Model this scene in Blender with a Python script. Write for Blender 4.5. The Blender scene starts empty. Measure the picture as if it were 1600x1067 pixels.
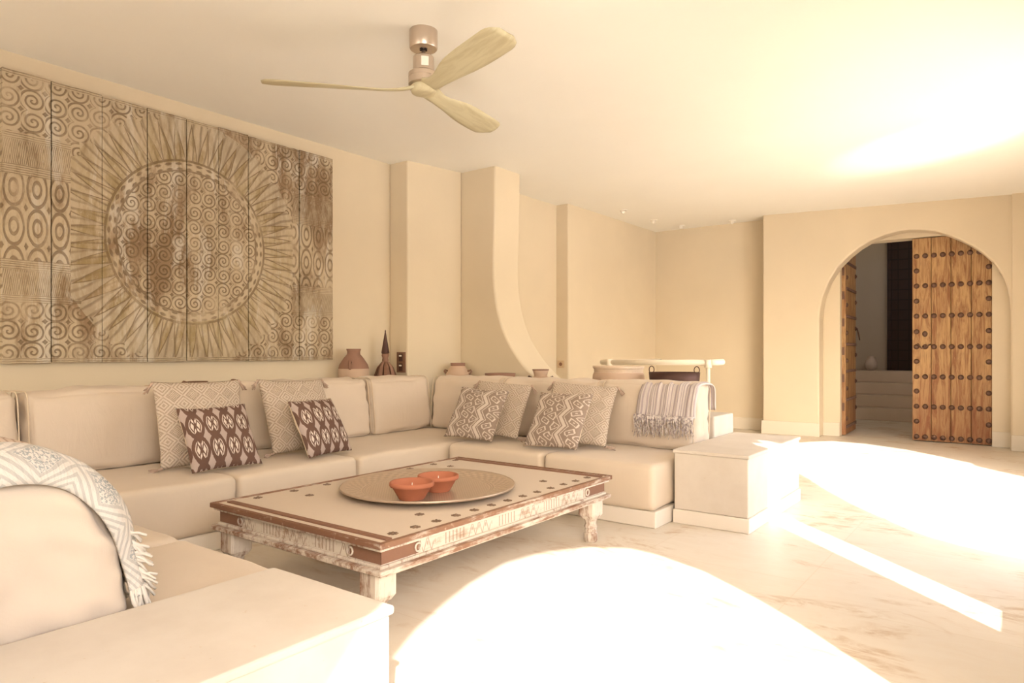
import bpy, bmesh, math, random
from mathutils import Vector, Matrix, noise
random.seed(7)
S = bpy.context.scene
COL = S.collection
PI = math.pi

# ---------------------------------------------------------------- camera, sky, sun, exposure
cam_d = bpy.data.cameras.new('camera'); cam = bpy.data.objects.new('camera', cam_d); COL.objects.link(cam)
cam_d.sensor_width = 36; cam_d.lens = 36 * 1067 / 1600; cam_d.shift_y = 16.5 / 1600; cam_d.clip_start = .02
cam.location = (0, 0, 1.05); cam.rotation_euler = (PI / 2, 0, math.atan2(.6, .8))
S.camera = cam
S.view_settings.view_transform = 'Standard'; S.view_settings.look = 'None'
S.view_settings.exposure = -0.92; S.view_settings.gamma = 1; S.view_settings.use_curve_mapping = False

w = bpy.data.worlds.new('sky'); S.world = w; w.use_nodes = True
wn = w.node_tree; bg = wn.nodes['Background']
sk = wn.nodes.new('ShaderNodeTexSky'); sk.sky_type = 'NISHITA'; sk.sun_disc = False
sk.sun_elevation = math.radians(32.7); sk.sun_rotation = math.radians(135); sk.air_density = 1.0; sk.dust_density = 3.0
mx = wn.nodes.new('ShaderNodeMix'); mx.data_type = 'RGBA'; mx.inputs[0].default_value = .75
wn.links.new(sk.outputs[0], mx.inputs[6]); mx.inputs[7].default_value = (1.0, .97, .93, 1)
wn.links.new(mx.outputs[2], bg.inputs[0]); bg.inputs[1].default_value = 5.5

K = 1.1                                            # the sun drops 1 m while travelling K in -x and K in +y
SUN = Vector((-K, K, -1))
sd = bpy.data.lights.new('sun', 'SUN'); so = bpy.data.objects.new('sun', sd); COL.objects.link(so)
sd.energy = 22; sd.color = (1, .98, .95); sd.angle = .0093
so.rotation_euler = SUN.to_track_quat('-Z', 'Y').to_euler(); so.location = (6, -6, 6)
# sunlight thrown back up through the opening by the water outside
pd = bpy.data.lights.new('pool_reflection', 'SPOT'); po = bpy.data.objects.new('pool_reflection', pd); COL.objects.link(po)
pd.energy = 2300; pd.color = (1, .97, .9); pd.spot_size = math.radians(13); pd.spot_blend = .8; pd.shadow_soft_size = .05
po.location = (2.5, 3.55, .1)
po.rotation_euler = (Vector((-.62, 6.55, 2.76)) - po.location).to_track_quat('-Z', 'Y').to_euler()

for nm_, lo_, tg_, en_, sz_ in (('ceiling_fill_spot', (4.8, 3.0, .3), (-1.0, 7.0, 2.82), 1500, 48), ('ceiling_fill_spot', (3.6, -2.2, .1), (-.9, 3.2, 2.82), 3400, 46)):  # added broad fill spots outside, brightening the ceiling
    gd = bpy.data.lights.new(nm_, 'SPOT'); go = bpy.data.objects.new(nm_, gd); COL.objects.link(go)
    gd.energy = en_; gd.color = (1, .97, .91); gd.spot_size = math.radians(sz_); gd.spot_blend = 1; gd.shadow_soft_size = .9
    go.location = lo_; go.rotation_euler = (Vector(tg_) - go.location).to_track_quat('-Z', 'Y').to_euler()

# ---------------------------------------------------------------- helpers
def setp(o, label=None, cat=None, group=None, kind=None):
    if label: o['label'] = label
    if cat: o['category'] = cat
    if group: o['group'] = group
    if kind: o['kind'] = kind
    return o
def thing(name, label, cat, loc=(0, 0, 0), rotz=0, group=None):
    o = bpy.data.objects.new(name, None); COL.objects.link(o)
    o.location = loc; o.rotation_euler = (0, 0, rotz); o.empty_display_size = .1
    return setp(o, label, cat, group)
def obj(name, bm, m, parent=None, smooth=False):
    bmesh.ops.recalc_face_normals(bm, faces=bm.faces)
    me = bpy.data.meshes.new(name); bm.to_mesh(me); bm.free()
    if smooth:
        for p in me.polygons: p.use_smooth = True
    o = bpy.data.objects.new(name, me); COL.objects.link(o)
    if m: me.materials.append(m)
    if parent: o.parent = parent
    return o
def struct(name, bm, m, label, cat='wall', parent=None, smooth=False):
    o = obj(name, bm, m, parent, smooth)
    return setp(o, label, cat, None, 'structure')
def auto(o, ang=40):
    me = o.data
    for p in me.polygons: p.use_smooth = True
    me.set_sharp_from_angle(angle=math.radians(ang)); return o
def bevel(o, wd=.005, seg=2):
    b = o.modifiers.new('bevel', 'BEVEL'); b.width = wd; b.segments = seg; b.limit_method = 'ANGLE'; b.angle_limit = math.radians(40)
    return o
def NB(): return bmesh.new()
def box(bm, x0, x1, y0, y1, z0, z1, M=None):
    vs = [bm.verts.new((x, y, z)) for x in (x0, x1) for y in (y0, y1) for z in (z0, z1)]
    for f in ((0, 1, 3, 2), (4, 6, 7, 5), (0, 4, 5, 1), (2, 3, 7, 6), (0, 2, 6, 4), (1, 5, 7, 3)):
        bm.faces.new([vs[i] for i in f])
    if M is not None: bmesh.ops.transform(bm, matrix=M, verts=vs)
    return bm
def lathe(bm, prof, seg=32, c=(0, 0, 0), sx=1, cap=True):
    rings = []
    for r, z in prof:
        rings.append([bm.verts.new((c[0] + r * math.cos(2 * PI * i / seg) * sx, c[1] + r * math.sin(2 * PI * i / seg), c[2] + z)) for i in range(seg)])
    for a, b in zip(rings, rings[1:]):
        for i in range(seg):
            bm.faces.new((a[i], a[(i + 1) % seg], b[(i + 1) % seg], b[i]))
    if cap:
        bm.faces.new(rings[0][::-1]); bm.faces.new(rings[-1])
    return bm
def tube(bm, pts, r, seg=8, closed=False, radii=None):
    pts = [Vector(p) for p in pts]; n = len(pts); rings = []
    up = Vector((0, 0, 1)); prev = None
    for i, p in enumerate(pts):
        if closed: t = pts[(i + 1) % n] - pts[i - 1]
        else: t = pts[min(i + 1, n - 1)] - pts[max(i - 1, 0)]
        t.normalize()
        if prev is None:
            a = t.cross(up)
            if a.length < .1: a = t.cross(Vector((1, 0, 0)))
        else: a = prev - t * prev.dot(t)
        a.normalize(); prev = a; b = t.cross(a)
        rr = radii[i] if radii else r
        rings.append([bm.verts.new(p + (a * math.cos(2 * PI * k / seg) + b * math.sin(2 * PI * k / seg)) * rr) for k in range(seg)])
    m = n if closed else n - 1
    for i in range(m):
        A, B = rings[i], rings[(i + 1) % n]
        for k in range(seg): bm.faces.new((A[k], A[(k + 1) % seg], B[(k + 1) % seg], B[k]))
    if not closed:
        bm.faces.new(rings[0][::-1]); bm.faces.new(rings[-1])
    return bm
def prism(bm, poly, f0, f1):                       # poly: list of 2D points, f0/f1 map a point to 3D
    a = [bm.verts.new(f0(p)) for p in poly]; b = [bm.verts.new(f1(p)) for p in poly]
    n = len(poly)
    bm.faces.new(a); bm.faces.new(b[::-1])
    for i in range(n): bm.faces.new((a[i], b[i], b[(i + 1) % n], a[(i + 1) % n]))
    return bm
def holed(bm, outer, holes, f0, f1, h1=None):
    """a slab with holes; f0 / f1 map (a, b) to the two faces, h1 maps the holes' far rims"""
    h1 = h1 or f1
    for f, fh in ((f0, f0), (f1, h1)):
        vs = []; es = []
        for k, loop in enumerate([outer] + holes):
            v = [bm.verts.new((f if k == 0 else fh)(p)) for p in loop]; vs.append(v)
            es += [bm.edges.new((v[i], v[(i + 1) % len(v)])) for i in range(len(v))]
        bmesh.ops.triangle_fill(bm, use_beauty=True, edges=es, use_dissolve=False)
        if f is f0: A = vs
        else: B = vs
    for a, b in zip(A, B):
        for i in range(len(a)):
            j = (i + 1) % len(a); bm.faces.new((a[i], a[j], b[j], b[i]))
    return bm
def smoothpoly(pts, n=3):                          # closed Catmull-Rom
    out = []; L = len(pts)
    for i in range(L):
        p0, p1, p2, p3 = (Vector(pts[(i + k - 1) % L]) for k in range(4))
        for j in range(n):
            t = j / n
            out.append(tuple(.5 * ((2 * p1) + (p2 - p0) * t + (2 * p0 - 5 * p1 + 4 * p2 - p3) * t * t + (3 * p1 - p0 - 3 * p2 + p3) * t ** 3)))
    return out
def soft(wd, dp, ht, r=.05, n=(22, 8, 14), puff=.02, seed=0, wr=.006, sag=0.0):
    """upholstered block, centred on x,y, base at z=0: rounded, crowned, creased"""
    def cs(L, r, n):
        h = L / 2; a = [-h + r * (1 - math.cos(PI / 2 * i / 4)) for i in range(4)]
        m = [-h + r + (L - 2 * r) * i / n for i in range(n + 1)]
        return a + m + [-q for q in a[::-1]]
    X, Y, Z = cs(wd, r, n[0]), cs(dp, r, n[1]), cs(ht, r, n[2])
    bm = NB(); cache = {}
    def pt(x, y, z):
        k = (round(x, 5), round(y, 5), round(z, 5))
        if k in cache: return cache[k]
        hx, hy, hz = wd / 2, dp / 2, ht / 2
        c = Vector((max(-hx + r, min(hx - r, x)), max(-hy + r, min(hy - r, y)), max(-hz + r, min(hz - r, z))))
        d = Vector((x, y, z)) - c
        nn = d.normalized() if d.length > 1e-7 else Vector((0, 0, 1))
        p = c + nn * r
        ux, uy, uz = x / hx, y / hy, z / hz
        bx, by, bz = 1 - ux * ux, 1 - uy * uy, 1 - uz * uz
        p += Vector((nn.x * max(by, 0) * max(bz, 0) * puff * .5, nn.y * max(bx, 0) ** .5 * max(bz, 0) ** .7 * puff, nn.z * max(bx, 0) ** .5 * max(by, 0) ** .7 * puff))
        q = Vector((x * 2.2 + seed * 7.3, y * 5 + seed, z * 5))
        edge = max(abs(ux), abs(uz)) ** 6
        p += nn * (noise.noise(q) * wr * 1.3 + noise.noise(q * 3.1 + Vector((5, 1, 2))) * wr * (.35 + edge))
        p.z = max(p.z, -hz)
        cache[k] = bm.verts.new(p + Vector((0, 0, hz))); return cache[k]
    def face(U, V, f):
        for i in range(len(U) - 1):
            for j in range(len(V) - 1):
                q = [f(U[i], V[j]), f(U[i + 1], V[j]), f(U[i + 1], V[j + 1]), f(U[i], V[j + 1])]
                if len(set(q)) == 4: bm.faces.new(q)
    for s in (-1, 1):
        face(X, Y, lambda a, b: pt(a, b, s * ht / 2))
        face(X, Z, lambda a, b: pt(a, s * dp / 2, b))
        face(Y, Z, lambda a, b: pt(s * wd / 2, a, b))
    return bm
def pillow(wd, ht, th, seed=0, ear=.02, n=26, pinch=.05):
    """scatter cushion in its own x-z plane, front towards -y"""
    bm = NB(); g = {}
    for s in (-1, 1):
        for i in range(n + 1):
            for j in range(n + 1):
                u, v = -1 + 2 * i / n, -1 + 2 * j / n
                u = math.sin(u * PI / 2) * .5 + u * .5; v = math.sin(v * PI / 2) * .5 + v * .5
                rim = i in (0, n) or j in (0, n)
                if rim and s == 1: g[s, i, j] = g[-1, i, j]; continue
                t = max(0, (1 - abs(u) ** 2.6) * (1 - abs(v) ** 2.6)) ** .55
                x = u * wd / 2 * (1 - pinch * (1 - v * v)); z = v * ht / 2 * (1 - pinch * (1 - u * u))
                q = Vector((x * 7 + seed * 3.1, s * 2.0, z * 7 + seed))
                y = s * (t * th / 2) + noise.noise(q) * .012 * (1 - t * .3)
                y += noise.noise(q * 2.7) * .006
                g[s, i, j] = bm.verts.new((x, y, z))
    for s in (-1, 1):
        for i in range(n):
            for j in range(n):
                bm.faces.new([g[s, i, j], g[s, i + 1, j], g[s, i + 1, j + 1], g[s, i, j + 1]])
    return bm

# ---------------------------------------------------------------- node helpers
class V:
    nt = None
    def __init__(s, k): s.k = k
    def _m(op, *a):
        n = V.nt.nodes.new('ShaderNodeMath'); n.operation = op
        for i, q in enumerate(a):
            if isinstance(q, V): V.nt.links.new(q.k, n.inputs[i])
            else: n.inputs[i].default_value = q
        return V(n.outputs[0])
    def __add__(s, o): return V._m('ADD', s, o)
    __radd__ = __add__
    def __sub__(s, o): return V._m('SUBTRACT', s, o)
    def __rsub__(s, o): return V._m('SUBTRACT', o, s)
    def __mul__(s, o): return V._m('MULTIPLY', s, o)
    __rmul__ = __mul__
    def __truediv__(s, o): return V._m('DIVIDE', s, o)
    def __pow__(s, o): return V._m('POWER', s, o)
    def abs(s): return V._m('ABSOLUTE', s)
    def sin(s): return V._m('SINE', s)
    def cos(s): return V._m('COSINE', s)
    def fl(s): return V._m('FLOOR', s)
    def fr(s): return V._m('FRACT', s)
    def gt(s, o): return V._m('GREATER_THAN', s, o)
    def lt(s, o): return V._m('LESS_THAN', s, o)
    def at2(s, o): return V._m('ARCTAN2', s, o)
    def mod(s, o): return V._m('FLOORED_MODULO', s, o)
    def mx(s, o): return V._m('MAXIMUM', s, o)
    def mn(s, o): return V._m('MINIMUM', s, o)
    def step(s, a, b):                              # smoothstep
        n = V.nt.nodes.new('ShaderNodeMapRange'); n.interpolation_type = 'SMOOTHSTEP'
        V.nt.links.new(s.k, n.inputs[0]); n.inputs[1].default_value = a; n.inputs[2].default_value = b
        return V(n.outputs[0])
class Mat:
    def __init__(s, name, rough=.7, metal=0, spec=.3, sheen=0):
        s.m = bpy.data.materials.new(name); s.m.use_nodes = True; s.nt = V.nt = s.m.node_tree
        s.b = s.nt.nodes['Principled BSDF']
        s.b.inputs['Roughness'].default_value = rough; s.b.inputs['Metallic'].default_value = metal
        s.b.inputs['Specular IOR Level'].default_value = spec
        if sheen: s.b.inputs['Sheen Weight'].default_value = sheen
        tc = s.nt.nodes.new('ShaderNodeTexCoord'); s.oc = tc.outputs['Object']; s.uv = tc.outputs['UV']
        sp = s.nt.nodes.new('ShaderNodeSeparateXYZ'); s.nt.links.new(s.oc, sp.inputs[0])
        s.x, s.y, s.z = (V(k) for k in sp.outputs)
        sp = s.nt.nodes.new('ShaderNodeSeparateXYZ'); s.nt.links.new(s.uv, sp.inputs[0])
        s.u, s.v = V(sp.outputs[0]), V(sp.outputs[1])
    def noise(s, sc=5, det=4, rough=.55, stretch=(1, 1, 1), dist=0, off=(0, 0, 0)):
        mp = s.nt.nodes.new('ShaderNodeMapping'); mp.inputs['Scale'].default_value = stretch; mp.inputs['Location'].default_value = off
        s.nt.links.new(s.oc, mp.inputs[0])
        n = s.nt.nodes.new('ShaderNodeTexNoise'); n.inputs['Scale'].default_value = sc; n.inputs['Detail'].default_value = det
        n.inputs['Roughness'].default_value = rough; n.inputs['Distortion'].default_value = dist
        s.nt.links.new(mp.outputs[0], n.inputs['Vector']); return V(n.outputs['Fac'])
    def vor(s, sc=5, stretch=(1, 1, 1)):
        mp = s.nt.nodes.new('ShaderNodeMapping'); mp.inputs['Scale'].default_value = stretch; s.nt.links.new(s.oc, mp.inputs[0])
        n = s.nt.nodes.new('ShaderNodeTexVoronoi'); n.inputs['Scale'].default_value = sc
        s.nt.links.new(mp.outputs[0], n.inputs['Vector']); return V(n.outputs['Distance'])
    def mix(s, f, a, b):
        n = s.nt.nodes.new('ShaderNodeMix'); n.data_type = 'RGBA'
        for i, q in ((0, f), (6, a), (7, b)):
            if isinstance(q, V): s.nt.links.new(q.k, n.inputs[i])
            elif i == 0: n.inputs[0].default_value = q
            else: n.inputs[i].default_value = (*q, 1)
        return V(n.outputs[2])
    def col(s, c):
        if isinstance(c, V): s.nt.links.new(c.k, s.b.inputs['Base Color'])
        else: s.b.inputs['Base Color'].default_value = (*c, 1)
        return s
    def rough(s, c): s.nt.links.new(c.k, s.b.inputs['Roughness']); return s
    def bump(s, h, st=.3, d=.01):
        n = s.nt.nodes.new('ShaderNodeBump'); n.inputs['Strength'].default_value = st; n.inputs['Distance'].default_value = d
        s.nt.links.new(h.k, n.inputs['Height']); s.nt.links.new(n.outputs[0], s.b.inputs['Normal']); return s

def plain(name, c, rough=.7, metal=0, spec=.3, bumpsc=0, bst=.2, bd=.004):
    m = Mat(name, rough, metal, spec).col(c)
    if bumpsc: m.bump(m.noise(bumpsc, 5), bst, bd)
    return m.m
def plaster(name, c, var=.05):
    m = Mat(name, .92, 0, .1); n = m.noise(1.1, 3)
    m.col(m.mix(n.step(.3, .7), tuple(q * (1 - var) for q in c), c)); m.bump(m.noise(22, 5) * .6 + m.noise(3, 3), .18, .006); return m.m
WALL = (.72, .608, .445); CEIL = (.94, .90, .82)
M_wall = plaster('cream_plaster', WALL); M_ceil = plaster('ceiling_plaster', CEIL, .02)
M_skirt = plaster('skirting_stone', (.78, .70, .60), .03)
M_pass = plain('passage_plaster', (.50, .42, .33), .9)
# limestone floor
m = Mat('limestone_floor', .32, 0, .45)
jx = ((m.x + m.y) * .7071 / .9); jy = ((m.y - m.x) * .7071 / .6)
jx = m.x / .8; jy = m.y / .55 + (m.x / .8).fl() * .5
joint = ((jx.fr() - .5).abs().gt(.4965)).mx((jy.fr() - .5).abs().gt(.495))
tile = ((jx.fl() * 12.9 + jy.fl() * 78.2).sin() * 43758.5).fr()
n1 = m.noise(1.3, 6, .62, (1, 1.6, 1), 1.2); n2 = m.noise(3.2, 8, .7, (1, 2.2, 1), 2)
st = n1.step(.50, .64) * n2.step(.42, .62)
c = m.mix(tile, (.71, .635, .53), (.75, .675, .57)); c = m.mix(n2.step(.35, .7) * .25, c, (.66, .54, .41)); c = m.mix(st * .8, c, (.50, .34, .20)); c = m.mix(joint * .4, c, (.62, .5, .36))
m.col(c); m.rough(.30 + n2 * .16); m.bump(n2 * .3 - joint, .12, .003); M_floor = m.m
# bench stone / plaster
m = Mat('honed_bench_plaster', .55, 0, .3); n1 = m.noise(4, 6, .6); n2 = m.noise(60, 3)
c = m.mix(n1.step(.35, .7), (.64, .565, .475), (.59, .51, .42)); c = m.mix(n2.step(.70, .74) * .5, c, (.55, .40, .26))
m.col(c); m.bump(n1 + n2 * .2, .15, .004); M_bench = m.m
M_base = plaster('wall_skirting_stone', (.74, .655, .53), .03)
# upholstery
def fabric(name, c, sc=420, var=.06, st=.12):
    m = Mat(name, .95, 0, .1, .1); n = m.noise(3, 3)
    m.col(m.mix(n, tuple(q * (1 - var) for q in c), tuple(min(1, q * (1 + var)) for q in c)))
    fold = m.noise(7, 4, .6, (1.8, 1, .6), .8)
    m.bump(m.noise(300, 2) * .12 + fold * 1.5, st, .012); return m.m
M_seat = fabric('seat_fabric', (.64, .525, .40)); M_back = fabric('back_cushion_fabric', (.655, .54, .425), st=.22)
M_edge = plain('piping_fabric', (.70, .56, .41), .95)
# woods and metals
def whitewood(name, ax=0, brown=.5, shift=0.0, hi=(.62, .54, .45), lo=(.24, .13, .08)):
    m = Mat(name, .75, 0, .2); s3 = [9, 9, 9]; s3[ax] = 1.2
    g = m.noise(5, 7, .7, tuple(s3), .4); p = m.noise(3.5, 5, .65, off=(shift, 0, 0))
    c = m.mix((g * .5 + p * .6).step(brown, brown + .16), hi, lo); c = m.mix(m.noise(40, 3).step(.6, .75) * .4, c, (.62, .48, .36))
    m.col(c); m.bump(g + m.noise(60, 3) * .3, .35, .003); return m
M_wtop = whitewood('whitewashed_table_top', 1, .66, hi=(.60, .50, .40), lo=(.46, .35, .26)).m
M_wrim = whitewood('worn_brown_table_edge', 1, .37, 3.0).m
M_wlow = whitewood('chipped_white_lower_frame', 1, .47, 8.0).m
M_wrimx = whitewood('worn_brown_end_edge', 0, .34, 5.0, lo=(.20, .10, .06)).m
M_wleg = whitewood('chipped_white_leg', 2, .52, 1.0).m
M_strap = plain('rusty_strap_iron', (.24, .125, .08), .7, .2, .3, 60, .5)
M_nail = plain('dark_iron_nail', (.16, .09, .065), .5, .5, .4, 90, .4)
M_ros = plain('worn_bronze_rosette', (.20, .13, .085), .55, .4, .4)
M_terra = plain('terracotta', (.40, .145, .08), .85, 0, .2, 70, .2)
M_wax = plain('candle_wax', (.50, .20, .12), .5); M_wick = plain('wick', (.85, .78, .68), .9)
M_brush = Mat('brushed_nickel', .32, .9, .5).col((.60, .51, .43)).m
M_dark = plain('shadow_gap_black', (.03, .02, .02), .9)
M_cer = plain('raw_clay', (.56, .40, .29), .95, 0, .1, 25, .5)
M_clayd = plain('dark_fired_clay', (.30, .17, .12), .9, 0, .15, 30, .5)
M_bron = plain('dark_hammered_metal', (.09, .045, .035), .55, .5, .4, 40, .4)
M_rail = plain('cream_painted_rail', (.84, .74, .58), .5)
M_blade = Mat('pale_ash_blade', .45, 0, .4); g = M_blade.noise(2.2, 5, .6, (2, 14, 2), .6)
M_blade = M_blade.col(M_blade.mix(g.step(.35, .7), (.60, .54, .36), (.50, .43, .27))).m
M_white = plain('white_painted_metal', (.86, .8, .7), .4)

# carved apron
m = whitewood('carved_whitewashed_apron', 1, .54, 2.0, hi=(.62, .55, .46), lo=(.38, .26, .18))
t = (m.x + m.y) / .36; ph = t.fr(); zz = m.z
flutes = ((m.x + m.y) * 2 * PI / .022).sin().lt(-.45) * (ph.gt(.12)) * (ph.lt(.5))
tri = (((m.x + m.y) / .045).fr() - .5).abs() * 2; vs = ((zz - .272) / .06)
zig = ((tri - vs).abs().lt(.12)) * (ph.gt(.56)) * (ph.lt(.97))
dots = ((((m.x + m.y) / .045 + .5).fr() - .5) ** 2 + (vs - .55) ** 2 * .6).lt(.012) * ph.gt(.56)
cut = (flutes * vs.gt(.1) * vs.lt(.9)).mx(zig).mx(dots)
V.nt = m.nt
prev = m.b.inputs['Base Color'].links[0].from_socket
m.col(m.mix(cut * .6, V(prev), (.25, .16, .11))); m.bump(m.noise(50, 3) * .25 - cut, .6, .004); M_apron = m.m

# carved sun panel -------------------------------------------------------------
m = Mat('carved_sun_panel', .85, 0, .15)
wob = m.noise(9, 3)
y = m.y + (wob - .5) * .012; z = m.z + (m.noise(9, 3, off=(3, 3, 3)) - .5) * .012
def spirals(a, b, c, p):
    i, j = (a / c).fl(), (b / c).fl()
    u, v = ((a / c).fr() - .5) * c, ((b / c).fr() - .5) * c
    sg = ((i + j).mod(2) - .5) * 2
    r = (u * u + v * v) ** .5; th = v.at2(u)
    return (r * (2 * PI / p) - sg * th).sin() * (r.lt(c * .56)) + ((r.gt(c * .56)) * ((r * (2 * PI / p)).sin()))
dy, dz = y - 1.13, z - .84
R = (dy * dy + dz * dz) ** .5; TH = dz.at2(dy)
sp = spirals(dy + 5, dz + 5.02, .108, .026)
rays = (TH * 88 + (R * 30).sin() * .3).sin(); wedge = ((TH * (44 / (2 * PI)) * 1.0).fr() - .5).abs() * 2
wlim = ((R - .56) / .27)
wg = (wedge - wlim)
rayh = rays * .6 - (wg.abs().lt(.07)) * 1.6
bead = ((TH * 46).sin() * .5 + (R * 2 * PI / .035).sin() * .6)
sp2 = spirals(y + 5.03, z + 5.0, .125, .03)
teeth_c = ((y / .085).fr() - .5).abs()
teeth = ((teeth_c * 2 + ((z * 7.7).fr()) * .45) * 2 * PI / .24).sin()
oval = ((((y / .12).fr() - .5) * 2.2) ** 2 + (((z / .23).fr() - .5) * 2) ** 2) ** .5
ovals = (oval * 2 * PI * 1.9).sin()
lines = (z * 2 * PI / .013).sin() * .7
zc = (z - .86).abs()
side = sp2
def pick(mask, a, b): return b + (a - b) * mask
side = pick(zc.lt(.50), lines, side); side = pick(zc.lt(.455), teeth, side); side = pick(zc.lt(.31), lines, side); side = pick(zc.lt(.25), ovals, side)
sq = y.lt(.50).mx(y.gt(1.93)) * R.gt(.62 + .0)
inner_side = y.lt(.36).mx(y.gt(1.97))
h = pick((R + (wedge - .5) * .06).lt(.875), rayh, sp2)
h = pick(R.lt(.575), bead, h); h = pick(R.lt(.50), sp, h)
h = pick((R - .575).abs().lt(.008), R * 0 - 1, h); h = pick((R - .505).abs().lt(.006), R * 0 - 1, h)
h = pick(inner_side, side, h)
edge = z.lt(.03).mx(z.gt(1.69)); h = pick(edge, lines, h)
groove = h.step(-.15, -.85) * (m.noise(5, 4, .6).step(.30, .55) * .7 + .3)
w1 = m.noise(1.6, 6, .65, (1, 1, .6)); w2 = m.noise(7, 6, .7, (1, 1.5, .5)); w3 = m.noise(45, 3, .6)
isray = R.gt(.56) * R.lt(.875) * (1 - inner_side)
base = m.mix((w1 * .55 + w2 * .45).step(.46, .60), (.52, .415, .285), (.27, .18, .105))
base = m.mix(m.noise(4, 6, .7, (1, 1.6, .35), .5, (9, 2, 4)).step(.52, .64) * .75, base, (.62, .55, .45))
base = m.mix(isray * (.30 + wg.gt(0) * .30) * w2.step(.35, .6), base, (.34, .26, .12))
base = m.mix(isray * wg.lt(0) * w1.step(.4, .6) * .45, base, (.54, .46, .35))
base = m.mix(w3.step(.62, .72) * .35, base, (.66, .60, .50))
base = m.mix(groove * .68, base, (.15, .095, .05))
m.col(base); m.bump((1 - groove) + w3 * .4, .8, .006); M_panel = m.m

# doors -------------------------------------------------------------
m = Mat('old_door_wood', .6, 0, .3)
g = m.noise(4, 7, .65, (5, 5, .5), 1.6); g2 = m.noise(22, 5, .6, (3, 3, .25)); g3 = m.noise(1.4, 3, .5, (1, 1, .8))
c = m.mix(g.step(.38, .66), (.50, .31, .14), (.26, .115, .05)); c = m.mix(g2.step(.5, .68) * .5, c, (.15, .06, .03))
c = m.mix(m.z.step(1.1, 0.0) * g3 * .9, c, (.26, .085, .04))
m.col(c); m.bump(g * .5 + g2, .3, .004); M_door = m.m
m = Mat('dark_carved_door', .6, 0, .3)
q = (((m.x / .16).fr() - .5).abs().gt(.44)).mx(((m.z / .17).fr() - .5).abs().gt(.44))
m.col(m.mix(q, (.035, .014, .009), (.02, .009, .006))); m.bump(1 - q, .8, .02); M_ddoor = m.m

# pillow patterns -------------------------------------------------------------
def ikat(name):
    m = Mat(name, .95, 0, .1); V.nt = m.nt
    jag = (m.noise(120, 2, .5, (1, 1, .12)) - .5) * .020
    x, z = m.x + .004, m.z + jag + .012
    cx, cz = .088, .150
    row = (z / cz).fl(); X0 = (x / cx + row * .0); Z0 = z / cz
    u = (X0.fr() - .5).abs() * 2; v = (Z0.fr() - .5) * 2; va = v.abs()
    lens = u / .98 + va ** 2.0 * .62
    lens = u + va ** 1.7 * .70
    ring = lens.gt(.60) * lens.lt(.70) * va.lt(.62) * u.gt(.28)
    dark = (u + va ** 2.2 * .50).lt(1.0) * (1 - ring * .9)
    inner = (u * 1.25 + va * 1.0).lt(.62)
    xx = (u * 1.0 - va * 1.05).abs()
    star = inner * (xx.gt(.14)) * ((u - .0).gt(.07)) * (va * 1.0).gt(.0)
    petal = ((u - .34).abs() * 1.1 + va * .55).lt(.20)
    petal2 = ((u - .15 - (va - .40) * .35).abs() * 2.0 + (va - .44).abs() * .75).lt(.20)
    tips = ((u - .96).abs() * 2.6 + (va - .62).abs()).lt(.24)
    c = m.mix(m.noise(8, 2), (.47, .365, .31), (.42, .325, .28))
    c = m.mix(dark.mn(1), c, (.15, .085, .062)); c = m.mix(petal.mx(petal2), c, (.68, .58, .49))
    c = m.mix(ring, c, (.60, .50, .42))
    back = m.y.gt(.0)
    c = m.mix(back, c, (.72, .58, .42))
    m.col(c); m.bump((m.x * 900).sin() * .1 + (m.z * 900).sin() * .1 + m.noise(6, 3) * 2, .2, .008); return m.m
def tribal(name):
    m = Mat(name, .95, 0, .1)
    jx = (m.noise(90, 2) - .5) * .008
    x, z = m.x + jx, m.z + (m.noise(90, 2, off=(2, 2, 2)) - .5) * .008
    P_ = .22; per = .13
    tri = ((z / per).fr() - .5).abs() * 2          # 0..1 zigzag
    zig = (tri - .5) * .05
    a = ((x + .165 + zig) / P_).mod(1.0)
    band = a.lt(.13)                                # cream wavy band
    edge1 = (a - .20).abs().lt(.016); edge2 = (a - .93).abs().lt(.016)
    ins = a.gt(.28) * a.lt(.90)
    u = ((a - .28) / .62); uu = ((u * 2).fr() - .5).abs() * 2; vv = (((z / .072) + (u * 2).fl() * .5).fr() - .5).abs() * 2
    d = uu * .75 + vv
    lines = ((d - .78).abs().lt(.13)).mx((d).lt(.17)) * ins
    c = m.mix(m.noise(30, 3), (.27, .20, .155), (.32, .24, .185))
    cream = band.mx(edge1).mx(edge2).mx(lines)
    c = m.mix(cream * .92, c, (.64, .54, .45)); c = m.mix(m.y.gt(.0), c, (.58, .46, .34))
    m.col(c); m.bump(cream + m.noise(200, 2) * .4 + m.noise(5, 3) * 2, .35, .006); return m.m
def woven(name):
    m = Mat(name, .95, 0, .1)
    P_ = .105
    u = ((m.x / P_).fr() - .5).abs() * 2; v = ((m.z / P_).fr() - .5).abs() * 2; d = u + v
    dia = d.lt(.62)
    chk = (((m.x + m.z) / P_ / 2).fl() + ((m.x - m.z) / P_ / 2).fl()).mod(2)
    edge_on = (((m.x / P_).fl() + 0).mod(2)).lt(.5)
    holes = (m.x * 2 * PI / .0125).sin() * (m.z * 2 * PI / .0125).sin()
    chev = ((d) * 2 * PI * 2.5).sin()
    h = chev * .5 * (1 - dia) + dia * holes
    c = m.mix(h.step(-.9, .4), (.28, .205, .15), (.58, .47, .37))
    c = m.mix(m.noise(150, 2).step(.4, .7) * .35, c, (.68, .57, .46))
    c = m.mix(m.y.gt(.0), c, (.58, .46, .34))
    m.col(c); m.bump(h + m.noise(160, 2) * .6 + m.noise(5, 3) * 2, .45, .005); return m.m
M_ikat = ikat('ikat_print'); M_trib = tribal('tribal_weave'); M_wov = woven('woven_diamond')
M_tassel = plain('taupe_tassel_yarn', (.48, .35, .27), .95, 0, .1, 200, .5)
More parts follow.
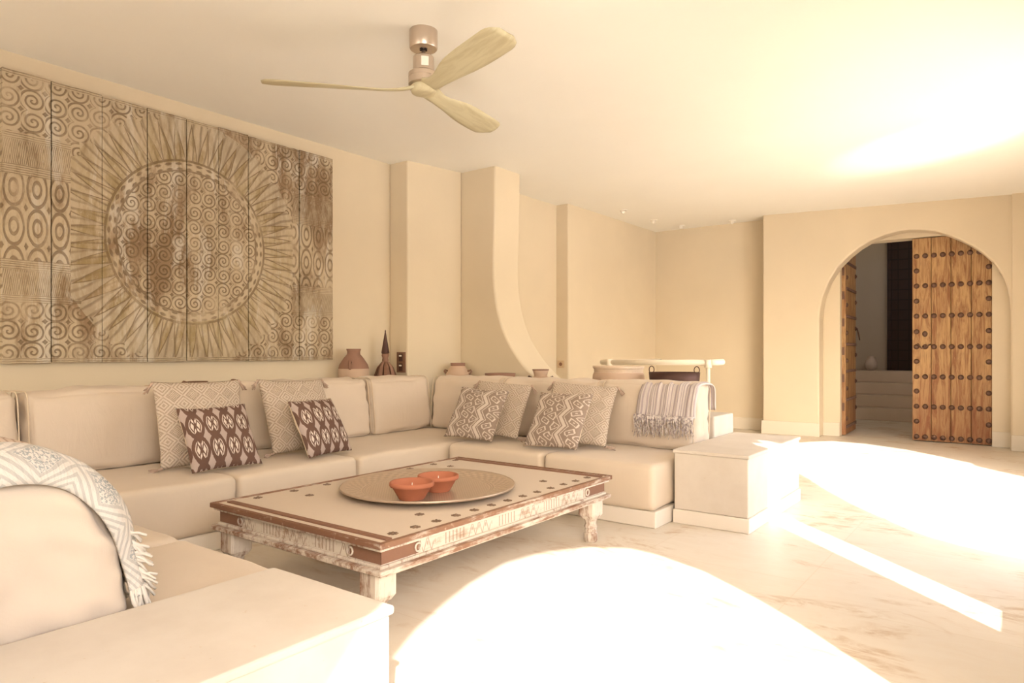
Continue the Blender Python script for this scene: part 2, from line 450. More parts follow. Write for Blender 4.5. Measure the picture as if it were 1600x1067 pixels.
# throws use u = along the width (m), v = along the length (m)
m = Mat('striped_throw_cloth', .95, 0, .1)
s1 = (m.u * 2 * PI / .021 + (m.u * 57).sin() * 2.2).sin(); s2 = (m.u * 2 * PI / .0085).sin()
c = m.mix(s1.step(.1, .8), (.66, .58, .54), (.42, .35, .35)); c = m.mix(s2.step(.3, .9) * .35, c, (.40, .33, .33))
m.col(c); m.bump(s2 + m.noise(200, 2), .3, .003); M_stripe = m.m
m = Mat('striped_throw_fringe', .95, 0, .1); m.col(m.mix(m.noise(60, 2).step(.45, .6), (.66, .58, .53), (.33, .27, .27))); M_fringe = m.m
m = Mat('geometric_throw_cloth', .95, 0, .1)
u, v = m.u, m.v
Pz = .17; tu = ((u / .17).fr() - .5).abs() * 2; tv = ((v / Pz).fr() - .5).abs() * 2; d = tu + tv
fill = d.lt(.62); ring = ((d * 2 * PI * 3.2).sin()).gt(.2) * (1 - fill)
spk = m.noise(170, 2).step(.47, .53)
rib = ((u * .0 + v + u * .4) * 2 * PI / .018 + m.noise(12, 2) * 3).sin().step(.2, .9)
inside = u.lt(.22)
c = m.mix(ring * .7, (.66, .60, .53), (.42, .39, .35)); c = m.mix(fill * spk, c, (.36, .36, .34))
c2 = m.mix(rib, (.60, .46, .35), (.42, .30, .22)); c = m.mix(inside, c2, c)
m.col(c); m.bump(ring + spk * .5 + rib + m.noise(150, 2), .35, .004); M_geo = m.m
M_geof = plain('cream_throw_fringe', (.68, .61, .52), .95)
M_brownyarn = plain('brown_edge_yarn', (.22, .15, .09), .95)
# tray
m = Mat('engraved_pewter_tray', .38, .7, .5)
r = (m.x * m.x + m.y * m.y) ** .5; th = m.y.at2(m.x)
e1 = ((m.x * 2 * PI / .016).sin() * (m.y * 2 * PI / .016).sin()) * r.lt(.30) * .6
e2 = ((th * 44).sin() * (r * 2 * PI / .045).sin()) * r.gt(.33) * r.lt(.40)
e3 = (r * 2 * PI / .012).sin() * (r.gt(.30) * r.lt(.33))
h = e1 + e2 + e3
m.col(m.mix(h.step(-.5, .5), (.50, .395, .305), (.62, .50, .40))); m.bump(h, .35, .002); M_tray = m.m

# ---------------------------------------------------------------- the room
CH = 2.82
bm = NB(); box(bm, -4.9, 8, -6, 14.5, -.12, 0); struct('floor', bm, M_floor, 'cream limestone floor with brown veins and pale joints', 'floor')
bm = NB()
for zt in (0, .15):
    pass
a = [(-4.9, -4.6), (-2.7, -4.6), (.8, -4.6), (.8, 9.6), (-2.7, 9.6), (-4.9, 9.6)]
zz_ = [CH, CH, 2.70, 2.70, CH, CH]
lo = [bm.verts.new((p[0], p[1], q)) for p, q in zip(a, zz_)]; hi = [bm.verts.new((p[0], p[1], q + .2)) for p, q in zip(a, zz_)]
for L in (lo, hi):
    bm.faces.new((L[0], L[1], L[4], L[5])); bm.faces.new((L[1], L[2], L[3], L[4]))
for i in range(6): bm.faces.new((lo[i], lo[(i + 1) % 6], hi[(i + 1) % 6], hi[i]))
struct('ceiling', bm, M_ceil, 'smooth cream plaster ceiling', 'ceiling')
# left wall with its stepped piers
bm = NB(); box(bm, -5.0, -4.785, -4.6, 4.475, 0, CH + .1); bevel(struct('wall_left', bm, M_wall, 'cream plaster wall behind the carved panel'), .02)
bm = NB(); prism(bm, [(-5.0, 4.47), (-4.56, 4.47), (-4.445, 5.10), (-5.0, 5.10)], lambda p: (p[0], p[1], 0), lambda p: (p[0], p[1], CH + .1))
bevel(struct('wall_left_pier', bm, M_wall, 'cream pier in the sofa corner, dark switch on its near side'), .015)
bm = NB(); box(bm, -5.0, -4.52, 5.49, 6.92, 0, CH + .1); struct('wall_left_rear', bm, M_wall, 'cream wall strip behind the curved partition')
bm = NB(); box(bm, -5.0, -4.35, 6.92, 9.6, 0, CH + .1); bevel(struct('wall_left_far', bm, M_wall, 'cream side wall beyond the stair rail'), .015)
# partition with the swept concave edge
cv = [(-4.02, CH + .05), (-4.022, 2.6), (-4.03, 2.2), (-4.038, 1.95), (-4.036, 1.72), (-4.0, 1.476), (-3.94, 1.292), (-3.86, 1.14), (-3.745, .99), (-3.64, .885), (-3.53, .80), (-3.40, .725), (-3.25, .67), (-3.05, .63), (-2.9, .615)]
cv2 = [cv[0]]
for i in range(1, len(cv) - 2):
    p0, p1, p2, p3 = (Vector(cv[i + k - 1]) for k in range(4))
    for j in range(4):
        t = j / 4; cv2.append(tuple(.5 * ((2 * p1) + (p2 - p0) * t + (2 * p0 - 5 * p1 + 4 * p2 - p3) * t * t + (3 * p1 - p0 - 3 * p2 + p3) * t ** 3)))
cv2 += cv[-2:]
poly = [(-4.6, 0), (-4.6, CH + .05)] + cv2 + [(-2.9, 0)]
bm = NB(); prism(bm, poly, lambda p: (p[0], 5.10, p[1]), lambda p: (p[0], 5.50, p[1])); o = struct('wall_partition', bm, M_wall, 'partition wall whose edge sweeps down in a concave curve'); auto(o, 35); bevel(o, .02, 3)
# far wall and arch wall
bm = NB(); box(bm, -4.6, -2.62, 9.34, 9.55, 0, CH + .1); struct('wall_far', bm, M_wall, 'recessed cream wall between the stair corner and the arch wall')
arch = [(-2.027, 0.0), (-2.027, 1.45), (-2.015, 1.60), (-1.985, 1.74), (-1.915, 1.92), (-1.815, 2.086), (-1.70, 2.205), (-1.58, 2.30), (-1.452, 2.373), (-1.31, 2.425), (-1.172, 2.452), (-1.06, 2.458), (-.94, 2.445), (-.80, 2.41), (-.68, 2.36), (-.569, 2.295), (-.46, 2.22), (-.36, 2.13), (-.267, 2.02), (-.20, 1.90), (-.15, 1.76), (-.125, 1.62), (-.116, 1.47), (-.116, 0.0)]
outer = [(-2.712, 0), (-2.712, CH + .1), (.8, CH + .1), (.8, 0)]
bm = NB(); pl = [outer[0], outer[1], outer[2], outer[3]] + arch[::-1]
prism(bm, pl, lambda p: (p[0], 9.03, p[1]), lambda p: (p[0], 9.26, p[1])); o = struct('wall_arch', bm, M_wall, 'cream wall with the arched recess around the wooden doors'); bevel(o, .02, 3)
# rear part: rectangular opening
pl = [(-2.712, 0), (-2.712, CH + .1), (.8, CH + .1), (.8, 0), (-.285, 0), (-.285, 2.395), (-1.835, 2.395), (-1.835, 0)]
bm = NB(); prism(bm, pl, lambda p: (p[0], 9.26, p[1]), lambda p: (p[0], 9.50, p[1])); struct('wall_arch_rear', bm, M_wall, 'flat back of the arched recess framing the door opening')
bm = NB(); box(bm, -.105, .8, 8.985, 9.06, 0, CH + .1); bevel(struct('wall_pilaster', bm, M_wall, 'shallow pilaster at the right edge beside the arch'), .01)
for nm, r in (('baseboard_far', (-4.35, -2.62, 9.315, 9.345, 0, .16)), ('baseboard_arch_left', (-2.725, -2.02, 9.005, 9.035, 0, .17)), ('baseboard_recess_left', (-2.03, -1.835, 9.235, 9.265, 0, .17)), ('baseboard_recess_right', (-.285, -.11, 9.235, 9.265, 0, .17)), ('baseboard_right', (-.11, .49, 8.96, 8.99, 0, .17))):
    bm = NB(); box(bm, *r); bevel(struct(nm, bm, M_base, 'pale stone skirting, ' + nm.replace('baseboard_', '').replace('_', ' ') + ' run', 'baseboard'), .006)
# walls that face the terrace, with the openings the sun comes through
XW = .5
def hole(pts): return [(s - XW, (XW - xf) / K) for s, xf in pts]
h1 = [(-.32, -.27), (-.32, -1.5), (-.23, -1.60), (-.07, -1.76), (.008, -1.835), (.157, -1.921), (.355, -2.008), (.635, -2.062), (.951, -2.013), (1.313, -1.873), (1.616, -1.683), (1.768, -1.506), (1.939, -1.225), (2.039, -.919), (2.084, -.692), (2.12, -.27)]
h2 = [(4.335, .48), (4.335, .0), (4.245, -.107), (4.149, -.279), (4.096, -.438), (4.10, -.55), (4.127, -.628), (4.206, -.903), (4.393, -1.212), (4.723, -1.627), (5.10, -1.93), (5.55, -2.12), (5.95, -2.16), (6.154, -2.119), (6.536, -1.981), (6.9, -1.814), (7.221, -1.47), (7.421, -.99), (7.371, -.387), (7.254, -.376), (7.18, 0), (7.18, .48)]
slit = [(3.08, -.072), (3.08, -1.87), (3.12, -1.93), (3.20, -1.86), (3.26, -1.95), (3.335, -1.88), (3.335, -.072)]
h4 = [(-4.0 , .48), (-4.0, -1.2), (-3.8, -1.6), (-3.4, -1.8), (-3.2, -1.8), (-2.8, -1.6), (-2.6, -1.2), (-2.6, .48)]  # extra unseen opening, added to let in more sky light
holes = [hole(h) for h in (h1, h2, slit, h4)]
bm = NB()
holed(bm, [(-4.6, 0), (9.1, 0), (9.1, 2.9), (-4.6, 2.9)], holes, lambda p: (XW, p[0], p[1]), lambda p: (XW + .22, p[0], p[1]), lambda p: (XW + .22, p[0] - .22, p[1] + .2))
struct('wall_right', bm, M_wall, 'terrace wall with arched openings and a narrow slit')
bm = NB(); holed(bm, [(-4.9, 0), (.72, 0), (.72, 2.9), (-4.9, 2.9)], [[(-4.2, .02), (-4.2, 1.9), (-3.6, 2.4), (-1.6, 2.4), (-1.0, 1.9), (-1.0, .02)]], lambda p: (p[0], -4.4, p[1]), lambda p: (p[0], -4.6, p[1]))  # unseen opening added to brighten the room from behind
struct('wall_back', bm, M_wall, 'wall behind the camera with an added opening for daylight')
bm = NB(); box(bm, .72, 30, -30, 30, -.16, -.04); struct('terrace', bm, plain('terrace_stone', (.90, .86, .78), .9), 'sunlit pale terrace outside the room', 'floor')  # unseen outside ground, put in to bounce sunlight through the openings
# passage behind the doors
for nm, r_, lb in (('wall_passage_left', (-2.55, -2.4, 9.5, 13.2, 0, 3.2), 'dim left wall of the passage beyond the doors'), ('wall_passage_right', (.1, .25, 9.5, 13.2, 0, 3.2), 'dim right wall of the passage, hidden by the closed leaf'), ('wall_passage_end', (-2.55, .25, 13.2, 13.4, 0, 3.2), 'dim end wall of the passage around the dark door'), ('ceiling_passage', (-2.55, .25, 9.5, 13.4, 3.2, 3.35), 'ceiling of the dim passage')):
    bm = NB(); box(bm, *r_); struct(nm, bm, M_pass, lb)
bm = NB()
for k in range(4): box(bm, -2.4, .1, 11.75 + .28 * k, 13.2, .185 * k, .185 * (k + 1))
bevel(struct('trim_1', bm, plain('passage_stone', (.62, .50, .39), .8), 'four pale steps inside the dim passage', 'steps'), .012)
pd2 = bpy.data.lights.new('passage_fill', 'POINT'); p2 = bpy.data.objects.new('passage_fill', pd2); COL.objects.link(p2)  # added fill light to lift the dim passage, no fixture here
pd2.energy = 26; pd2.color = (1, .9, .78); pd2.shadow_soft_size = .25; p2.location = (-.4, 11.2, 2.9)

# dark carved door at the top of the steps
t = thing('door_3', 'dark red-brown panelled door at the top of the steps', 'door', (-1.86, 13.17, .74)); t['kind'] = 'structure'
bm = NB(); box(bm, .06, 1.1, -.05, 0, 0, 2.2); obj('panel', bm, M_ddoor, t)
bm = NB(); box(bm, 0, .06, -.08, .02, 0, 2.28); box(bm, 1.1, 1.16, -.08, .02, 0, 2.28); box(bm, 0, 1.16, -.08, .02, 2.2, 2.28); obj('frame', bm, M_ddoor, t)
# towel on a hook, vase
t = thing('towel', 'pale towel hanging from a hook in the dim passage', 'towel', (-2.09, 11.9, .0)); 
bm = NB(); pts = []
g = {}
for i in range(13):
    for j in range(9):
        f = j / 8; wd = .05 + .11 * min(1, f * 1.4)
        g[i, j] = bm.verts.new((-.21 + .03 * math.cos(i * 1.3) * (.4 + f) + .03, (i / 12 - .5) * wd * 2, 1.95 - f * .95))
for i in range(12):
    for j in range(8): bm.faces.new((g[i, j], g[i + 1, j], g[i + 1, j + 1], g[i, j + 1]))
o = obj('cloth', bm, plain('grey_towel', (.5, .46, .42), .95), t, True); md = o.modifiers.new('s', 'SOLIDIFY'); md.thickness = .012
bm = NB(); tube(bm, [(-.312, 0, 1.98), (-.17, 0, 1.97), (-.14, 0, 2.0)], .008); obj('hook', bm, M_nail, t)
t = thing('clay_vase', 'small pale vase at the top of the passage steps', 'vase', (-2.08, 12.95, .74))
bm = NB(); lathe(bm, [(.05, 0), (.09, .05), (.10, .12), (.07, .19), (.05, .22), (.055, .24)], 20); obj('body', bm, plain('pale_clay', (.6, .5, .42), .8), t, True)

# ---------------------------------------------------------------- studded doors
def leaf(name, label, wd, ht, cols, rows, studmap, rotz, loc):
    t = thing(name, label, 'door', loc, rotz); t['kind'] = 'structure'
    bm = NB(); np_ = 4
    for k in range(np_): box(bm, k * wd / np_ + .002, (k + 1) * wd / np_ - .002, 0, .05, 0, ht)
    bevel(obj('planks', bm, M_door, t), .006)
    bm = NB(); box(bm, .002, wd - .002, .05, .075, .05, ht - .05); bevel(obj('backing', bm, M_door, t), .004)
    me = None
    for (sx, sz) in studmap:
        if me is None:
            bm = NB(); lathe(bm, [(.030, 0), (.029, .007), (.017, .018), (.007, .022), (.001, .023)], 14)
            bmesh.ops.transform(bm, matrix=Matrix.Rotation(PI / 2, 4, 'X'), verts=bm.verts)
            s0 = obj('stud', bm, M_nail, t, True); me = s0.data; s = s0
        else:
            s = s0.copy(); COL.objects.link(s)
        s.location = (sx, -.001, sz)
    return t
W1 = .775; H1 = 2.375
cx_ = [.045 + i * (W1 - .075) / 8 for i in range(9)]; rz = [.045, .40, .75, 1.10, 1.46, 1.815, 2.165]
sm = [(x, z) for z in rz for x in cx_] + [(x, z + .178) for z in rz[:-1] for x in (cx_[0], cx_[-1])] + [(x, 2.34) for x in cx_[:2]]
t = leaf('door_1', 'tall closed wooden door leaf with rows of round iron studs', W1, H1, 9, 7, sm[:-2], 0, (-1.06, 9.30, .012))
bm = NB()
lathe(bm, [(.035, 0), (.03, .012), (.012, .02)], 12, sx=.8); bmesh.ops.transform(bm, matrix=Matrix.Translation((.13, -.001, 1.25)) @ Matrix.Rotation(PI / 2, 4, 'X'), verts=bm.verts)
obj('keyhole_plate', bm, M_nail, t, True)
bm = NB(); tube(bm, [(.06, -.03, 1.14), (.10, -.035, 1.08), (.14, -.02, 1.10), (.19, -.012, 1.13)], .008, 6); obj('latch_chain', bm, M_nail, t, True)
W2 = .80
sm2 = [(.05, z) for z in (.2, .58, .93, 1.28, 1.63, 1.98)] + [(W2 - .06, z) for z in (.3, .65, 1.0, 1.35, 1.7, 2.05)]
t = leaf('door_2', 'wooden door leaf standing open, seen edge on', W2, H1, 9, 7, sm2, math.radians(92), (-1.79, 9.36, .012))
for z_ in (.08, .42, .78, 1.12, 1.47, 1.82, 2.15):
    bm = NB(); box(bm, .02, W2 - .03, -.012, 0, z_, z_ + .035)
    for k in range(8): box(bm, .05 + k * .09, .07 + k * .09, -.022, -.012, z_ + .004, z_ + .03)
    obj('iron_band', bm, M_nail, t)
bm = NB()
for z_ in (.3, .66, 1.0, 1.36, 1.7, 2.0): box(bm, -.004, .001, .015, .04, z_, z_ + .1)
obj('lock_mortise', bm, M_nail, t)
bm = NB(); tube(bm, [(.70, -.03, 1.35), (.66, -.05, 1.28), (.70, -.06, 1.2), (.74, -.04, 1.28)], .008, 6, True); obj('ring_pull', bm, M_nail, t, True)

# ---------------------------------------------------------------- built-in bench
def rb(name, r, m, label, cat, b=.02, parent=None, seg=3):
    bm = NB(); box(bm, *r); o = obj(name, bm, m, parent)
    if label: setp(o, label, cat)
    bevel(o, b, seg); return o
SB = .10                                            # top of the masonry base
XL, YB, YF = -3.42, 3.745, 1.285
for r_, lb in (((-4.784, XL, -1.4, 4.47), 'low white plinth under the left run of the sofa'), ((XL + .001, -1.745, YB, 5.098), 'low white plinth under the far run of the sofa, ending by the square block'), ((XL + .001, -1.72, -.4, YF), 'low white plinth under the near run of the sofa')):
    bm = NB(); box(bm, *r_, 0, SB); o = obj('bench_plinth', bm, M_skirt); setp(o, lb, 'sofa plinth'); bevel(o, .008)
bm = NB(); box(bm, -4.784, -4.47, -1.4, 4.47, SB, .595); o = obj('back_ledge', bm, M_bench); setp(o, 'plastered ledge along the left wall, carrying the tall two-handled jar', 'ledge'); bevel(o, .012)
bm = NB(); box(bm, -4.435, -1.745, 4.70, 5.098, SB, .595); o = obj('back_ledge', bm, M_bench); setp(o, 'plastered ledge behind the far cushions, its end showing beside the striped throw', 'ledge'); bevel(o, .012)
bm = NB(); box(bm, -3.38, -1.72, -.4, .37, SB, .595); o = obj('back_ledge', bm, M_bench); setp(o, 'short ledge behind the nearest back cushion', 'ledge'); bevel(o, .012)

def table_block(name, label, x0, x1, y0, y1, top):
    t = thing(name, label, 'side block', ((x0 + x1) / 2, (y0 + y1) / 2, 0))
    a, b = (x1 - x0) / 2, (y1 - y0) / 2
    rb('body', (-a + .008, a - .008, -b + .008, b - .008, .085, top - .02), M_bench, None, None, .008, t)
    rb('top_slab', (-a, a, -b, b, top - .022, top), M_bench, None, None, .007, t)
    rb('plinth', (-a + .002, a, -b, b - .002, 0, .085), M_skirt, None, None, .005, t)
    return t
table_block('plaster_block', 'square plastered block at the far end of the sofa, sunlit strip on it', -1.735, -1.265, 3.96, 5.09, .452)
table_block('plaster_block', 'plastered block in the near left foreground with smooth flat top', -1.70, -1.21, -.35, 1.145, .442)

# ---------------------------------------------------------------- seat and back cushions
gs, gb = 'seat cushions of the U-shaped sofa', 'back cushions of the U-shaped sofa'
ST = .378
def seat(x0, x1, y0, y1, label, seed):
    wd, dp = x1 - x0 - .012, y1 - y0 - .010
    t = thing('seat_cushion', label, 'seat cushion', ((x0 + x1) / 2, (y0 + y1) / 2, SB + .001), 0, gs)
    o = obj('cushion_body', soft(wd, dp, ST - SB, .035, (16, 16, 6), .006, seed, .004), M_seat, t, True)
    return t
XF, YBF, YFF = -3.40, 3.725, 1.27
seat(-4.46, XF, -.35, 1.22, 'left run seat cushion at the near end, behind the large pale back cushion', 1)
seat(-4.46, XF, 1.225, 2.07, 'seat cushion below the long plain back cushion, left of the first dark cushion', 2)
seat(-4.46, XF, 2.075, 2.91, 'seat cushion in the middle of the left run, between the two dark cushions', 3)
seat(-4.46, XF, 2.915, 4.46, 'long corner seat cushion at the end of the left run', 4)
seat(XF + .006, -2.55, YBF, 4.69, 'seat cushion beside the corner under the first taupe patterned cushion', 5)
seat(-2.546, -1.745, YBF, 4.69, 'seat cushion touching the square plastered block', 6)
seat(XF + .006, -2.43, .43, YFF, 'near run seat cushion, the one deeper in the sofa behind the throw', 7)
seat(-2.426, -1.71, .43, YFF, 'near run seat cushion beside the foreground block', 8)

def backc(cx, cy, rot, wd, label, seed, th=.27, ht=.44, lean=.14, z0=ST, r=.045, near=False):
    t = thing('back_cushion', label, 'back cushion', (cx, cy, z0 + .008), rot, gb)
    bm = soft(wd - .026, th, ht, r, (26, 8, 16), .022, seed, .012)
    for v in bm.verts:
        u = abs(v.co.x) / (wd / 2)
        if near:
            f = max(0, min(1, .5 - v.co.y / th)); v.co.z *= 1 - .16 * f ** 2.5; v.co.y += .85 * v.co.z ** 2; continue
        v.co.y += v.co.z * lean
        if v.co.z > ht * .7: v.co.z += (u ** 6) * .018 - .004
    obj('cushion_body', bm, M_back, t, True)
    for s in (() if near else (-1, 1)):
        bm2 = NB(); x = s * (wd / 2 - .020); pts = []
        a, b = th / 2 + .004, ht / 2 + .002
        for k in range(40):
            an = 2 * PI * k / 40; e = .28
            yy = a * math.copysign(abs(math.cos(an)) ** e, math.cos(an)); zz = b * math.copysign(abs(math.sin(an)) ** e, math.sin(an)) + ht / 2
            zz = max(zz, .006); pts.append((x, yy + zz * lean, zz + (.012 if zz > ht * .7 else 0)))
        tube(bm2, pts, .0035, 5, True); obj('piping', bm2, M_edge, t, True)
    return t
# left run: cushion front faces +x
for i, (a, b, lb) in enumerate(((.55, 1.325, 'plain back cushion at the left edge, partly cut off above the throw'), (1.33, 2.07, 'long plain back cushion left of the first woven cushion'), (2.075, 2.885, 'plain back cushion behind the first dark cushion and the second woven one'), (2.89, 3.705, 'plain back cushion just right of the second dark cushion'), (3.71, 4.40, 'plain back cushion at the corner under the cone-tipped ornament'))):
    backc(-4.285, (a + b) / 2, PI / 2, b - a, lb, 11 + i, th=.24, lean=.12)
for i, (a, b, lb) in enumerate(((-4.19, -3.415, 'plain back cushion facing the room from the sofa corner'), (-3.41, -2.495, 'plain back cushion between the two taupe patterned cushions'), (-2.49, -1.745, 'plain back cushion draped with the striped fringed throw'))):
    backc((a + b) / 2, 4.50, 0, b - a, lb, 21 + i, th=.27, lean=.10, ht=.44)
# near run, facing +y
backc(-2.10, .625, PI, .77, 'large pale back cushion in the near left corner under the throw', 31, th=.30, ht=.425, r=.05, near=True)
backc(-2.90, .625, PI, .78, 'near run back cushion deeper in the sofa, under the far part of the throw', 32, th=.30, ht=.425, r=.05, near=True)

# ---------------------------------------------------------------- scatter cushions
def scatter(name, label, cat, m, wd, ht, th, p, o3, seed, tassels=False, group=None):
    x, y, yaw, lean, roll = p
    Xv = Vector((math.cos(yaw), math.sin(yaw), 0)); Nv = Vector((math.sin(yaw), -math.cos(yaw), 0)); up = Vector((0, 0, 1)) * math.cos(lean) - Nv * math.sin(lean); o3 = (o3[0], o3[1], o3[2] + .006)
    ax = Xv * math.cos(roll) + up * math.sin(roll); az = up * math.cos(roll) - Xv * math.sin(roll); ay = az.cross(ax)
    M = Matrix((ax, ay, az)).transposed().to_4x4(); M.translation = Vector(o3)
    t = bpy.data.objects.new(name, None); COL.objects.link(t); t.matrix_world = M; setp(t, label, cat, group)
    obj('cushion_cover', pillow(wd, ht, th, seed), m, t, True)
    if tassels:
        for sx in (-1, 1):
            for sz in (-1, 1):
                bm = NB(); c = Vector((sx * wd * .485, 0, sz * ht * .485)); d = (Vector((sx * .6, -.1, 0)) + (M.to_3x3().inverted() @ Vector((0, 0, -1))) * (.8 if sz > 0 else .15)).normalized()
                for k in range(14):
                    j = Vector((random.uniform(-1, 1), random.uniform(-1, 1), random.uniform(-1, 1))) * .010
                    tube(bm, [c, c + d * .018, c + d * .035 + j * .7, c + d * .062 + j * 1.5], .0035, 5)
                tube(bm, [c - d * .004, c + d * .01, c + d * .02], .009, 8)
                obj('tassel', bm, M_tassel, t, True)
    return t
gi, gw, gt = 'dark ikat scatter cushions', 'beige woven scatter cushions with tassels', 'taupe patterned scatter cushions'
scatter('scatter_cushion', 'dark brown and cream ikat cushion nearer the throw, left of the pair', 'cushion', M_ikat, .40, .40, .13, (-3.663, 2.114, 1.451, .576, .018), (-3.668, 2.114, .560), 1, group=gi)
scatter('scatter_cushion', 'dark brown and cream ikat cushion nearer the sofa corner', 'cushion', M_ikat, .40, .39, .13, (-3.628, 2.785, 1.746, .481, -.004), (-3.640, 2.79, .562), 2, group=gi)
scatter('scatter_cushion', 'beige woven tasselled cushion behind the left dark ikat cushion', 'cushion', M_wov, .51, .51, .13, (-3.763, 2.071, 1.44, .30, 0), (-3.88, 2.125, .630), 3, True, gw)
scatter('scatter_cushion', 'beige woven tasselled cushion behind the dark ikat cushion nearer the corner', 'cushion', M_wov, .51, .51, .13, (-3.869, 2.796, 1.561, .40, -.025), (-3.885, 2.80, .625), 4, True, gw)
scatter('scatter_cushion', 'taupe cushion with cream diamonds and wavy bands, nearer the sofa corner', 'cushion', M_trib, .43, .43, .11, (-3.291, 3.945, .14, .569, -.042), (-3.291, 3.945, .583), 5, group=gt)
scatter('scatter_cushion', 'taupe cushion with cream diamonds, second from the corner, nearer the striped throw', 'cushion', M_trib, .43, .43, .11, (-2.569, 3.956, .023, .573, .005), (-2.569, 3.956, .577), 6, group=gt)
scatter('scatter_cushion', 'beige woven cushion behind the taupe one nearer the corner', 'cushion', M_wov, .46, .46, .10, (-3.263, 4.116, .268, .536, -.07), (-3.245, 4.145, .606), 7, True, gw)
scatter('scatter_cushion', 'beige woven cushion leaning between a taupe one and the striped throw', 'cushion', M_wov, .49, .49, .10, (-2.537, 4.162, .313, .609, -.075), (-2.53, 4.16, .612), 8, True, gw)

# ---------------------------------------------------------------- throws
def cloth(path, us, f, m, name, parent, thick=.006):
    """path: 2D points; us: widths; f(u, s, pt, nrm) -> 3D"""
    bm = NB(); uvl = bm.loops.layers.uv.new('uv'); L = [0]
    for a, b in zip(path, path[1:]): L.append(L[-1] + (Vector(b) - Vector(a)).length)
    g = {}
    for i, p in enumerate(path):
        a = Vector(path[max(0, i - 1)]); b = Vector(path[min(len(path) - 1, i + 1)]); t = (b - a).normalized(); n = Vector((t.y, -t.x))
        for j, u in enumerate(us): g[i, j] = bm.verts.new(f(u, L[i], Vector(p), n))
    for i in range(len(path) - 1):
        for j in range(len(us) - 1):
            fc = bm.faces.new((g[i, j], g[i, j + 1], g[i + 1, j + 1], g[i + 1, j]))
            for lp, (a, b) in zip(fc.loops, ((i, j), (i, j + 1), (i + 1, j + 1), (i + 1, j))): lp[uvl].uv = (us[b], L[a])
    ends = [[g[i, j].co.copy() for j in range(len(us))] for i in (0, len(path) - 1)]
    o = obj(name, bm, m, parent, True); sd_ = o.modifiers.new('thickness', 'SOLIDIFY'); sd_.thickness = thick; sd_.offset = 0
    return o, ends
def refine(pts, n=4):
    out = []; P_ = [Vector(pts[0])] + [Vector(p) for p in pts] + [Vector(pts[-1])]
    for i in range(1, len(P_) - 2):
        p0, p1, p2, p3 = P_[i - 1:i + 3]
        for j in range(n):
            t = j / n; out.append(.5 * ((2 * p1) + (p2 - p0) * t + (2 * p0 - 5 * p1 + 4 * p2 - p3) * t * t + (3 * p1 - p0 - 3 * p2 + p3) * t ** 3))
    out.append(P_[-1]); return out
# striped throw over the far back cushion: path in (y, z) from behind, over, down the front
t = thing('striped_throw', 'pale striped throw with grey knotted fringe over the far back cushion', 'throw', (0, 0, 0))
path = refine([(4.715, .64), (4.705, .75), (4.67, .815), (4.60, .838), (4.50, .844), (4.43, .838), (4.378, .82), (4.348, .775), (4.332, .72), (4.325, .655), (4.318, .61)])
us = [i * .44 / 40 for i in range(41)]
def f(u, s, p, n):
    front = max(0, min(1, (4.46 - p.x) / .1))
    x = -2.175 + u + front * (p.y - .6) * .14 * (1 - u / .44) + .004 * math.sin(s * 20 + u * 9)
    d = .008 + .006 * math.sin(u * 70 + s * 3) + .004 * math.sin(u * 160)
    return (x, p.x - n.x * d, p.y - n.y * d)
o, ends = cloth(path, us, f, M_stripe, 'throw_cloth', t)
bm = NB()
rnd = random.Random(3)
for e, dirn in ((ends[1], 1),):
    for k in range(72):
        a = k / 72 * 40; i = min(39, int(a)); c = e[i].lerp(e[i + 1], a - i)
        j = [Vector((rnd.uniform(-1, 1) * .016, rnd.uniform(-1, .1) * .014, 0)) for _ in range(4)]
        dz_ = rnd.uniform(.10, .15)
        b_ = c + Vector((0, -.012, .0))
        tube(bm, [b_ + Vector((0, 0, .012)), b_ + Vector((0, -.012, -.006)) + j[0] * .3, b_ + j[1] + Vector((0, -.004, -dz_ * .4)), b_ + j[2] + Vector((0, .002, -dz_ * .7)), b_ + j[3] * 1.2 + Vector((0, .0, -dz_))], .003, 5, radii=[.004, .006, .003, .003, .002])
obj('fringe', bm, M_fringe, t, True)

# geometric throw over the near cushion
t = thing('geometric_throw', 'cream throw with grey diamonds and fringe over the near left cushion', 'throw', (0, 0, 0))
path = refine([(.355, .55), (.36, .69), (.40, .775), (.475, .815), (.56, .812), (.65, .775), (.712, .712), (.757, .635), (.785, .56), (.80, .50), (.804, .455)])
us = [i * .95 / 56 for i in range(57)]
def f(u, s, p, n):
    # u: 0 at the overhanging near edge, growing along -x
    o = (-n)                                         # outward
    fr = max(0, min(1, (p.x - .5) / .32))            # 0 on top, 1 at the front tip
    drop = .048 * (1 - .25 * fr)
    if u < .05: a = u / .05; xx = -1.702 - .004 * a; dd = -drop + (drop - .01) * a
    elif u < .11: a = (u - .05) / .06; xx = -1.706 - .045 * math.sin(a * PI / 2); dd = -.01 + (.01 + .022) * math.sin(a * PI / 2)
    else: xx = -1.751 - (u - .11); dd = .022 + .007 * math.sin(u * 40 + s * 6) + .004 * math.sin(u * 90 - s * 14)
    xx -= .03 * fr; xx += .010 * math.sin(s * 22) * (u < .15)
    q = p + Vector((o.x, o.y)) * dd * 1.0
    return (xx, q.x, q.y)
o, ends = cloth(path, us, f, M_geo, 'throw_cloth', t, .008)
bm = NB(); e = ends[1]; rnd = random.Random(5)
for k in range(90):
    a = (k / 90) * 56; i = min(55, int(a)); c = e[i].lerp(e[i + 1], a - i)
    j = [Vector((rnd.uniform(-1, 1) * .012, rnd.uniform(-1, 1) * .012, 0)) for _ in range(3)]
    tube(bm, [c + Vector((0, 0, .02)), c + j[0] * .4 + Vector((.0, .004, -.01)), c + j[1] + Vector((0, .006, -.035)), c + j[2] + Vector((0, .012, -.062))], .0035, 5, radii=[.003, .0055, .004, .003])
